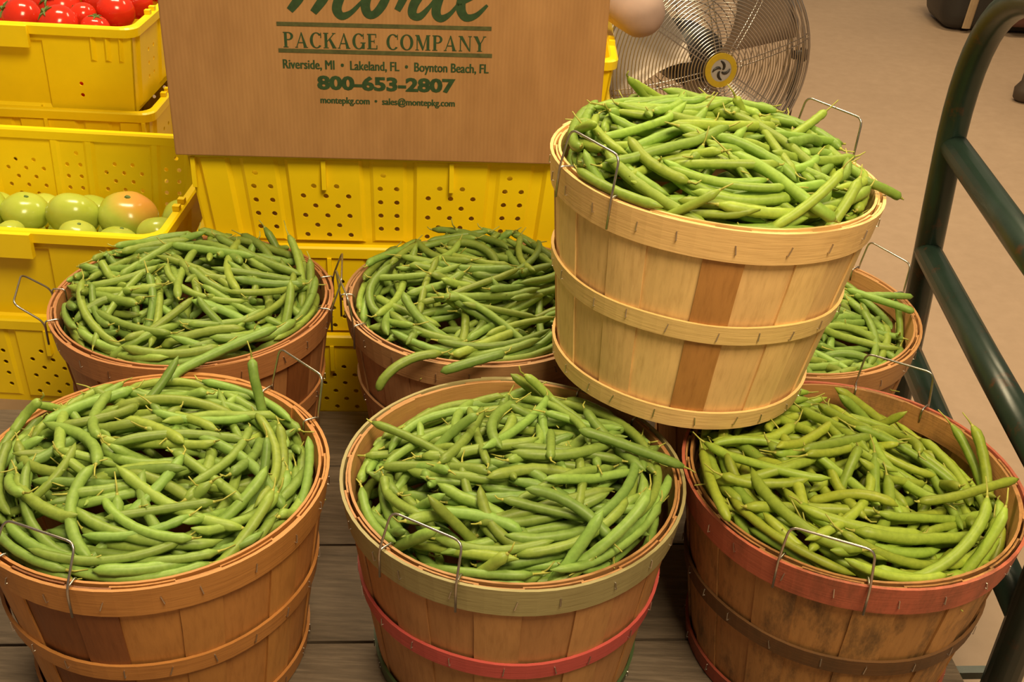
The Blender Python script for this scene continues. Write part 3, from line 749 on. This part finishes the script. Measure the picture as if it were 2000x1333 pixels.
def fill(key):
    rng = random.Random('beans' + key); M, Mi = BASK[key]; e, dome, tx, ty, nb = HEAP[key]
    Rin = RT - 0.014
    target = BHT - e + dome * np.clip(1 - (gr / Rin) ** 2, 0, 1) ** 0.8 + tx * gx + ty * gy
    tmax = target.copy()
    H = np.where(gr < Rin, target - 0.040, np.where(gr < RT + 0.001, BHT, -0.2))
    def hat(x, y):
        i = int(round((x + HALF) / CELL)); j = int(round((y + HALF) / CELL))
        if 0 <= i < GN and 0 <= j < GN: return H[i, j]
        return -0.2
    def stamp(P, r):
        for a, b in zip(P[:-1], P[1:]):
            n = max(1, int((b - a).length / 0.0025))
            for k in range(n):
                p = a.lerp(b, k / n); i = int(round((p.x + HALF) / CELL)); j = int(round((p.y + HALF) / CELL))
                if 3 <= i < GN - 3 and 3 <= j < GN - 3:
                    d2 = (gx[i - 2:i + 3, j - 2:j + 3] - p.x) ** 2 + (gy[i - 2:i + 3, j - 2:j + 3] - p.y) ** 2
                    z = p.z + np.sqrt(np.clip(r * r - d2, 0, None))
                    s = H[i - 2:i + 3, j - 2:j + 3]; s[...] = np.where(d2 < r * r, np.maximum(s, z), s)
    clusters = [((rng.uniform(-.18, .18), rng.uniform(-.18, .18)), rng.gauss(0.15, 0.75)) for _ in range(16)]
    K = 15; count = 0; tries = 0
    while count < nb and tries < nb * 14:
        tries += 1
        Ln = rng.uniform(0.090, 0.165); r = rng.uniform(0.0048, 0.0066)
        best = None
        for _ in range(14):
            rr_ = Rin * math.sqrt(rng.random()); a = rng.uniform(0, 2 * PI); x, y = rr_ * math.cos(a), rr_ * math.sin(a)
            i, j = int(round((x + HALF) / CELL)), int(round((y + HALF) / CELL)); dfc = target[i, j] - H[i, j]
            if best is None or dfc > best[0]: best = (dfc, x, y)
        _, x, y = best
        c = min(clusters, key=lambda q: (q[0][0] - x) ** 2 + (q[0][1] - y) ** 2)
        psi = c[1] + rng.gauss(0, 0.32) if rng.random() < 0.68 else rng.uniform(0, PI)
        bend = max(-1.9, min(1.9, rng.gauss(0, 1.0))); roll = rng.gauss(0, 0.5)
        rc_ = math.hypot(x, y); wall = rc_ > 0.125 and rng.random() < 0.72
        if wall: psi = math.atan2(y, x) + PI / 2 + rng.gauss(0, .12); bend = Ln / rc_ * rng.uniform(0.7, 1.15); roll = rng.gauss(0, 0.2)
        if rng.random() < 0.5 and not wall: psi += PI
        stick = rng.random() < 0.05
        over = rng.random() < 0.06
        # planar arc
        P2 = []; px_ = py_ = 0.0; hd_ = -bend / 2; st = Ln / (K - 1); kink = rng.random() < 0.3
        for k in range(K):
            P2.append((px_, py_)); hh = hd_ + bend * (k / (K - 1)) + (0.35 * math.copysign(1, bend) * max(0, k / (K - 1) - 0.8) / 0.2 if kink else 0)
            px_ += st * math.cos(hh); py_ += st * math.sin(hh)
        mx, my = sum(p[0] for p in P2) / K, sum(p[1] for p in P2) / K
        P2 = [(a - mx, (b - my)) for a, b in P2]
        cps, sps = math.cos(psi), math.sin(psi)
        pts = []
        for a, b in P2:
            bh = b * math.cos(roll); bv = b * math.sin(roll)
            pts.append([x + a * cps - bh * sps, y + a * sps + bh * cps, bv, a])
        rmax = max(math.hypot(p[0], p[1]) for p in pts)
        lim = Rin - r - 0.001 if not over else Rin + 0.030
        if rmax > lim:
            m = math.hypot(x, y)
            if m > 1e-4:
                sh = min(rmax - lim + 0.002, m)
                for p in pts: p[0] -= x / m * sh; p[1] -= y / m * sh
            if max(math.hypot(p[0], p[1]) for p in pts) > lim: continue
        if stick:
            tl = rng.uniform(0.35, 0.9); cz = hat(pts[K // 2][0], pts[K // 2][1])
            P = [Vector((p[0], p[1], 0)) for p in pts]; ct, s_t = math.cos(tl), math.sin(tl)
            mid = P[K // 2].copy(); out = []
            for p, q in zip(P, pts):
                out.append(Vector((mid.x + (p.x - mid.x) * ct, mid.y + (p.y - mid.y) * ct, cz + 0.010 + q[3] * s_t + q[2])))
            P = out
            if any(math.hypot(p.x, p.y) > Rin - r and p.z < BHT + r for p in P): continue
            if max(p.z for p in P) > BHT + dome + 0.015: continue
        else:
            need = [hat(p[0], p[1]) + r * 0.86 - p[2] for p in pts]
            bz = -9; ln = None
            for i in range(K):
                if pts[i][3] > 0: continue
                for j in range(K):
                    if pts[j][3] <= 0: continue
                    sl = (need[j] - need[i]) / (pts[j][3] - pts[i][3]); z0 = need[i] - sl * pts[i][3]
                    if z0 > bz: bz = z0; ln = (z0, sl)
            if ln is None or abs(ln[1]) > 0.6: continue
            s_ = np.array([p[3] for p in pts]); gap = ln[0] + ln[1] * s_ - np.array(need)
            q = np.polyfit(s_, gap, 2); g_ = np.clip(np.polyval(q, s_), 0, 0.02) * 0.6
            P = [Vector((p[0], p[1], ln[0] + ln[1] * p[3] + p[2] - g_[k])) for k, p in enumerate(pts)]
            i, j = int(round((x + HALF) / CELL)), int(round((y + HALF) / CELL))
            if P[K // 2].z > tmax[i, j] + 0.016: continue
            if any(p.z > BHT - e + dome * max(0, 1 - (p.x ** 2 + p.y ** 2) / Rin ** 2) ** 0.8 + tx * p.x + ty * p.y + 0.024 for p in P): continue
            if any(math.hypot(p.x, p.y) > Rin - r * .5 and p.z < BHT + r * 0.8 for p in P): continue
        Wd = [M @ p for p in P]
        if blocked(Wd, r, key): continue
        stamp(P, r)
        if rng.random() < 0.5: Wd.reverse()
        beans.append((key, Wd, r, bean_tint(rng, key), None)); count += 1
    return count
for k in 'ABCDEFG': fill(k)

# beans that stand out: spine pixels with a height each
def special(key, pix, r, label, tintc=None, rev=False):
    ctl = [onz(px, py, z) for px, py, z in pix]; P = catmull([tuple(p) for p in ctl], 4)
    n = len(P); idx = np.linspace(0, n - 1, 13); P = [P[int(i)].lerp(P[min(n - 1, int(i) + 1)], i - int(i)) for i in idx]
    if rev: P.reverse()
    rng = random.Random(label); beans.append((key, P, r, tintc or bean_tint(rng, key), label))
special('E', [(862, 690, .284), (815, 697, .282), (775, 716, .275), (748, 742, .262), (738, 765, .247)], 0.0062, 'curved green bean drooping over the front of the pinkish brown basket')
special('E', [(985, 690, .292), (930, 705, .288), (860, 727, .277)], 0.0064, 'thick green bean lying across the front rim of the pinkish brown basket')
special('D', [(540, 640, .300), (470, 668, .290), (400, 700, .278), (350, 725, .272), (335, 745, .274)], 0.0064, 'long green bean bridging from the back left basket towards the front left one')
special('A', [(492, 702, .335), (497, 740, .315), (506, 775, .293), (514, 815, .270)], 0.0058, 'green bean standing upright inside the front left basket near its wire handle')
special('A', [(78, 782, .310), (50, 810, .292), (22, 850, .278)], 0.0056, 'green bean poking up over the back left rim of the front left basket')
special('F', [(1655, 566, .275), (1710, 584, .277), (1760, 600, .277), (1786, 610, .275)], 0.0056, 'long green bean slanting over the right rim of the back right basket')
special('F', [(1668, 578, .272), (1725, 577, .281), (1784, 580, .279)], 0.0052, 'straight green bean jutting past the right rim towards the green cart post')
special('C', [(1795, 980, .285), (1860, 972, .286), (1930, 952, .284), (1990, 936, .282)], 0.0054, 'green bean reaching out over the right rim of the red-rimmed basket')
special('C', [(1372, 880, .282), (1385, 930, .287), (1402, 975, .288), (1425, 1020, .280)], 0.0058, 'straight green bean along the left inner rim of the red-rimmed basket')
special('B', [(728, 826, .285), (790, 850, .286), (850, 880, .287), (905, 915, .290)], 0.0050, 'thin green bean leaning on the back left rim of the olive-rimmed basket')
special('B', [(1335, 912, .283), (1250, 880, .300), (1180, 855, .312), (1130, 840, .318)], 0.0060, 'straight green bean running to the right rim of the olive-rimmed basket')
special('G', [(1437, 190, .622), (1448, 215, .606), (1462, 248, .585)], 0.0056, 'green bean standing upright out of the heap in the tilted basket', rev=False)
special('G', [(1612, 218, .592), (1580, 243, .585), (1540, 270, .580)], 0.0054, 'green bean sticking up beside the right wire handle of the tilted basket')
special('G', [(1758, 386, .545), (1725, 368, .556), (1680, 350, .565)], 0.0054, 'pointed green bean poking out over the right rim of the tilted basket')
special('G', [(1630, 430, .565), (1580, 395, .582), (1500, 335, .598), (1430, 298, .606)], 0.0066, 'long thick green bean lying diagonally across the tilted basket')

# which beans show largest from here
VV, FF, own = [], [], []
for i, (key, P, r, c, lab) in enumerate(beans):
    V, Fc = tube_geo(P[::2], r, 5); o = len(VV); VV += V
    for q in Fc: FF.append(tuple(a + o for a in q)); own.append(i)
for key, (M, Mi) in BASK.items():
    V, Fc = lathe_geo([(RB, 0), (RT, BHT)], 28); Fc = Fc[:-1]; o = len(VV); VV += [M @ Vector(p) for p in V]
    for q in Fc: FF.append(tuple(a + o for a in q)); own.append(-1)
tree = BVHTree.FromPolygons(VV, FF)
hits = np.zeros(len(beans))
for py in range(2, 1333, 5):
    for px in range(2, 2000, 5):
        d = ray(px, py); h = tree.ray_cast(CAM, d)
        if h[2] is not None and own[h[2]] >= 0: hits[own[h[2]]] += 1
order = sorted(range(len(beans)), key=lambda i: -(hits[i] + (1e6 if beans[i][4] else 0)))
single = set(order[:300])
WHERE = {'A': 'front left basket', 'B': 'olive-rimmed basket', 'C': 'red-rimmed basket', 'D': 'back left basket', 'E': 'pinkish brown basket', 'F': 'back right basket', 'G': 'tilted pale basket'}
def bean_label(key, P, c):
    ln = sum((b - a).length for a, b in zip(P[:-1], P[1:])); bow = (P[-1] - P[0]).length / ln
    size = 'short' if ln < 0.112 else 'long' if ln > 0.140 else 'medium'
    shape = 'straight' if bow > 0.985 else 'curved' if bow > 0.93 else 'strongly bent'
    lum = c[1] / {'C': 0.355, 'G': 0.365}.get(key, 0.320); tone = 'dark' if lum < 0.90 else 'pale' if lum > 1.06 else 'bright'
    q = BASK[key][1] @ P[len(P) // 2]
    zone = ('' if abs(q.y) < 0.055 else 'front ' if q.y < 0 else 'back ') + ('' if abs(q.x) < 0.055 else 'left ' if q.x < 0 else 'right ')
    return '%s %s %s green bean, %s of the heap in the %s' % (size, shape, tone, zone.strip() or 'middle', WHERE[key])
def put_tint(me, cols):
    at = me.attributes.new('tint', 'FLOAT_COLOR', 'POINT'); at.data.foreach_set('color', np.asarray(cols, dtype=np.float32).ravel())
sV, sF, sC, sM = [], [], [], []
for i, (key, P, r, c, lab) in enumerate(beans):
    rng = random.Random(i * 13 + 5)
    V, Fc = bean_geo(P, r, rng); Vs, Fs = stem_geo(P, r, rng)
    if i in single:
        mid = P[len(P) // 2]
        o = mesh_obj('green_bean', [v - mid for v in V], Fc, M_BEAN, None, True); o.location = mid; put_tint(o.data, [(*c, 1)] * len(V))
        tag(o, lab or bean_label(key, P, c), 'green bean', 'green beans in the ' + WHERE[key])
        mesh_obj('stem', [v - mid for v in Vs], Fs, M_STEM, o, True)
    elif hits[i] > 0 or rnd.random() < 0.8:
        o = len(sV); sV += V; sF += [tuple(a + o for a in q) for q in Fc]; sM += [0] * len(Fc)
        o = len(sV); sV += Vs; sF += [tuple(a + o for a in q) for q in Fs]; sM += [1] * len(Fs)
        sC += [(*c, 1)] * (len(V) + len(Vs))
st = mesh_obj('green_beans', sV, sF, M_BEAN, None, True); st.data.materials.append(M_STEM); st.data.polygons.foreach_set('material_index', sM); put_tint(st.data, sC)
tag(st, 'green beans filling the gaps of every heap in the baskets', 'green beans', None, 'stuff')
print('BEANS', len(beans), 'hit', int((hits > 0).sum()), 'min single', hits[order[299]])

# ------------------------------------------------------------------ floor fan
FC = CAM + ray(1366, 116) * 2.80
FR = 0.272
fan = empty('floor_fan', (FC.x, FC.y, FLOOR_Z)); tag(fan, 'chrome floor fan with round wire grille behind the baskets', 'fan')
axd = Vector((0.30, -0.93, 0.08)).normalized(); axu = (Vector((0, 0, 1)) - axd * axd.z).normalized(); axr = axu.cross(axd)
fo = FC - Vector(fan.location)
def fp(r, a, h): return fo + axr * (r * math.cos(a)) + axu * (r * math.sin(a)) + axd * h
def dome(r): return 0.055 + 0.065 * (1 - (r / FR) ** 2) ** 0.7
NR = 30; rings = []
for k in range(NR):
    r = 0.045 + (FR - 0.045) * k / (NR - 1)
    rings.append(tube_geo([fp(r, 2 * PI * i / 56, dome(min(r, FR))) for i in range(56)], 0.0014 if k < NR - 1 else 0.0032, 5, True))
o = mesh_obj('front_grille', *merge(rings), M_CHROME, fan, True); o['kind'] = 'stuff'
rings = []
for k in range(14):
    r = 0.06 + (FR - 0.06) * k / 13
    rings.append(tube_geo([fp(r, 2 * PI * i / 48, -dome(min(r, FR)) * 0.9) for i in range(48)], 0.0014 if k < 13 else 0.0032, 5, True))
o = mesh_obj('rear_grille', *merge(rings), M_CHROME, fan, True); o['kind'] = 'stuff'
for k in range(8):
    a = 2 * PI * k / 8 + 0.22
    for sgn, nm in ((1, 'front_spoke'), (-1, 'rear_spoke')):
        off = 0.012 if sgn > 0 else 0.0; g = []
        for da in ((-0.5, 0.5) if sgn > 0 else (0,)):
            g.append(tube_geo([fp(r, a + da * off / max(r, .05), sgn * (dome(r) - 0.003)) for r in np.linspace(0.04, FR, 10)], 0.0016, 5))
        mesh_obj(nm, *merge(g), M_CHROME, fan, True)
band = []
for i in range(48):
    a = 2 * PI * i / 48; band += [fp(FR, a, 0.056), fp(FR + 0.003, a, 0.0), fp(FR, a, -0.05)]
mesh_obj('outer_rim', *merge([tube_geo([fp(FR, 2 * PI * i / 56, h) for i in range(56)], 0.004, 6, True) for h in (0.03, 0.0, -0.03)]), M_CHROME, fan, True)
hub = lambda r0, r1, h0, h1, n=28: merge([([fp(r0, 2 * PI * i / n, h0) for i in range(n)] + [fp(r1, 2 * PI * i / n, h0) for i in range(n)] + [fp(r1, 2 * PI * i / n, h1) for i in range(n)] + [fp(r0, 2 * PI * i / n, h1) for i in range(n)],
      [(s * n + i, s * n + (i + 1) % n, ((s + 1) % 4) * n + (i + 1) % n, ((s + 1) % 4) * n + i) for s in range(4) for i in range(n)])])
HZ = dome(0.045)
mesh_obj('badge_ring', *hub(0.027, 0.041, HZ - 0.002, HZ + 0.004), M_BADGE, fan)
V = [fp(0.0271, 2 * PI * i / 28, HZ + h) for h in (-0.002, 0.003) for i in range(28)]
mesh_obj('badge_disc', V, [tuple(range(28)), tuple(range(55, 27, -1))] + [(i, (i + 1) % 28, 28 + (i + 1) % 28, 28 + i) for i in range(28)], M_GREY, fan)
for k in range(4):
    pts = [fp(0.004 + 0.019 * t, 2 * PI * k / 4 + 0.4 + 1.3 * t, HZ + 0.0035) for t in np.linspace(0, 1, 6)]
    mesh_obj('badge_swirl', *tube_geo(pts, [0.0018, 0.003, 0.0036, 0.0036, 0.003, 0.0015], 5), M_BLACK, fan)
mesh_obj('motor', *tube_geo([fp(0, 0, h) for h in (-0.16, -0.15, -0.02, 0.0)], [0.05, 0.075, 0.075, 0.05], 24), M_BLACK, fan, True)
for k in range(3):
    a0 = 2 * PI * k / 3 + 0.5; V, Fc = [], []
    for s in range(2):
        for i in range(9):
            t = i / 8; r = 0.05 + 0.225 * t
            for j in range(7):
                q = (j / 6 - 0.5); a = a0 + q * (0.75 + 0.65 * t) + 0.35 * t; V.append(fp(r, a, 0.02 + q * 0.075 + s * 0.002))
    n = 63
    for i in range(8):
        for j in range(6):
            a = i * 7 + j; Fc.append((a, a + 1, a + 8, a + 7)); Fc.append((n + a + 7, n + a + 8, n + a + 1, n + a))
    for i in range(8):
        for j in (0, 6): a = i * 7 + j; Fc.append((a, a + 7, a + 7 + n, a + n))
    for j in range(6):
        for i in (0, 8): a = i * 7 + j; Fc.append((a, a + 1, a + 1 + n, a + n))
    mesh_obj('fan_blade', V, Fc, M_BLADE, fan, True)
sw = Vector((axr.x, axr.y, 0)).normalized(); bk = Vector((axd.x, axd.y, 0)).normalized()
for s in (-1, 1):
    top = fo + sw * s * (FR + 0.010); ft = Vector((top.x, top.y, 0.013))
    mesh_obj('stand_leg', *tube_geo(round_path([top, top - Vector((0, 0, 0.22)) - bk * 0.02, ft - bk * 0.16 * 1, ], 0.05, 4), 0.011, 10), M_BLACK, fan, True)
    mesh_obj('stand_foot', *tube_geo([ft - bk * 0.17, ft + bk * 0.17], 0.012, 10), M_BLACK, fan, True)
    mesh_obj('pivot_knob', *tube_geo([top + sw * s * 0.006, top + sw * s * 0.014], [0.020, 0.016], 12), M_BLACK, fan)
    mesh_obj('pivot_bracket', *tube_geo([fo + sw * s * (FR - 0.01), top + sw * s * 0.015], 0.012, 10), M_BLACK, fan)

# ------------------------------------------------------------------ far things
a = ony(1251, 24, 2.30); d = Vector((-0.17, 0.36, 0.02)).normalized(); r = 0.050
pts = [a - d * r * 0.98, a - d * r * 0.93, a - d * r * 0.78, a - d * r * 0.5, a - d * r * 0.2, a + d * 0.05, a + d * 0.14, a + d * 0.22, a + d * 0.28, a + d * 0.32, a + d * 0.335]
sq = mesh_obj('pale_squash', *tube_geo([p - a for p in pts], [r * .12, r * .36, r * .62, r * .86, r * .98, r, r * .95, r * .92, r * .85, r * .55, r * .15], 20), M_PINK, None, True); sq.location = a
tag(sq, 'pale pink rounded squash end poking out between carton and fan', 'squash')
mesh_obj('stalk', *tube_geo([d * 0.33, d * 0.355], [0.012, 0.009], 8), M_TAN, sq)
q = onz(1835, 30, FLOOR_Z)
bag = empty('tool_bag', (q.x + 0.20, q.y - 0.12, FLOOR_Z)); tag(bag, 'black bag with a tan strap standing on the floor, top right', 'bag')
bevel_box('bag_body', (0.56, 0.30, 0.34), M_BLACK, bag, 0.07, 4, (0, 0, 0.17))
V, Fc = tube_geo(round_path([(-0.165, -0.152, 0.02), (-0.16, -0.154, 0.30), (-0.15, -0.05, 0.36), (-0.15, 0.15, 0.30)], 0.04, 4), 0.004, 8)
V = [(-0.16 + (v[0] + 0.16) * 4.2, v[1], v[2]) for v in V]; mesh_obj('strap', V, Fc, M_TAN, bag)
bevel_box('side_pocket', (0.30, 0.05, 0.24), M_RUST, bag, 0.02, 3, (0.12, -0.165, 0.16))
q = onz(1985, 203, FLOOR_Z)
stand = empty('dark_stand', (q.x, q.y, FLOOR_Z)); tag(stand, 'dark brown stand whose rounded foot shows at the right picture edge', 'stand')
for dx, dy in ((0.03, 0.03), (0.80, 0.03), (0.80, 0.42), (0.40, 0.42)):
    V, Fc = lathe_geo([(0.02, 0), (0.034, 0.012), (0.036, 0.045), (0.02, 0.07), (0.018, 0.12)], 14); mesh_obj('foot', [(x + dx, y + dy, z) for x, y, z in V], Fc, M_DBROWN, stand, True)
bevel_box('cabinet', (0.48, 0.5, 0.5), M_DBROWN, stand, 0.01, 2, (0.60, 0.21, 0.368))
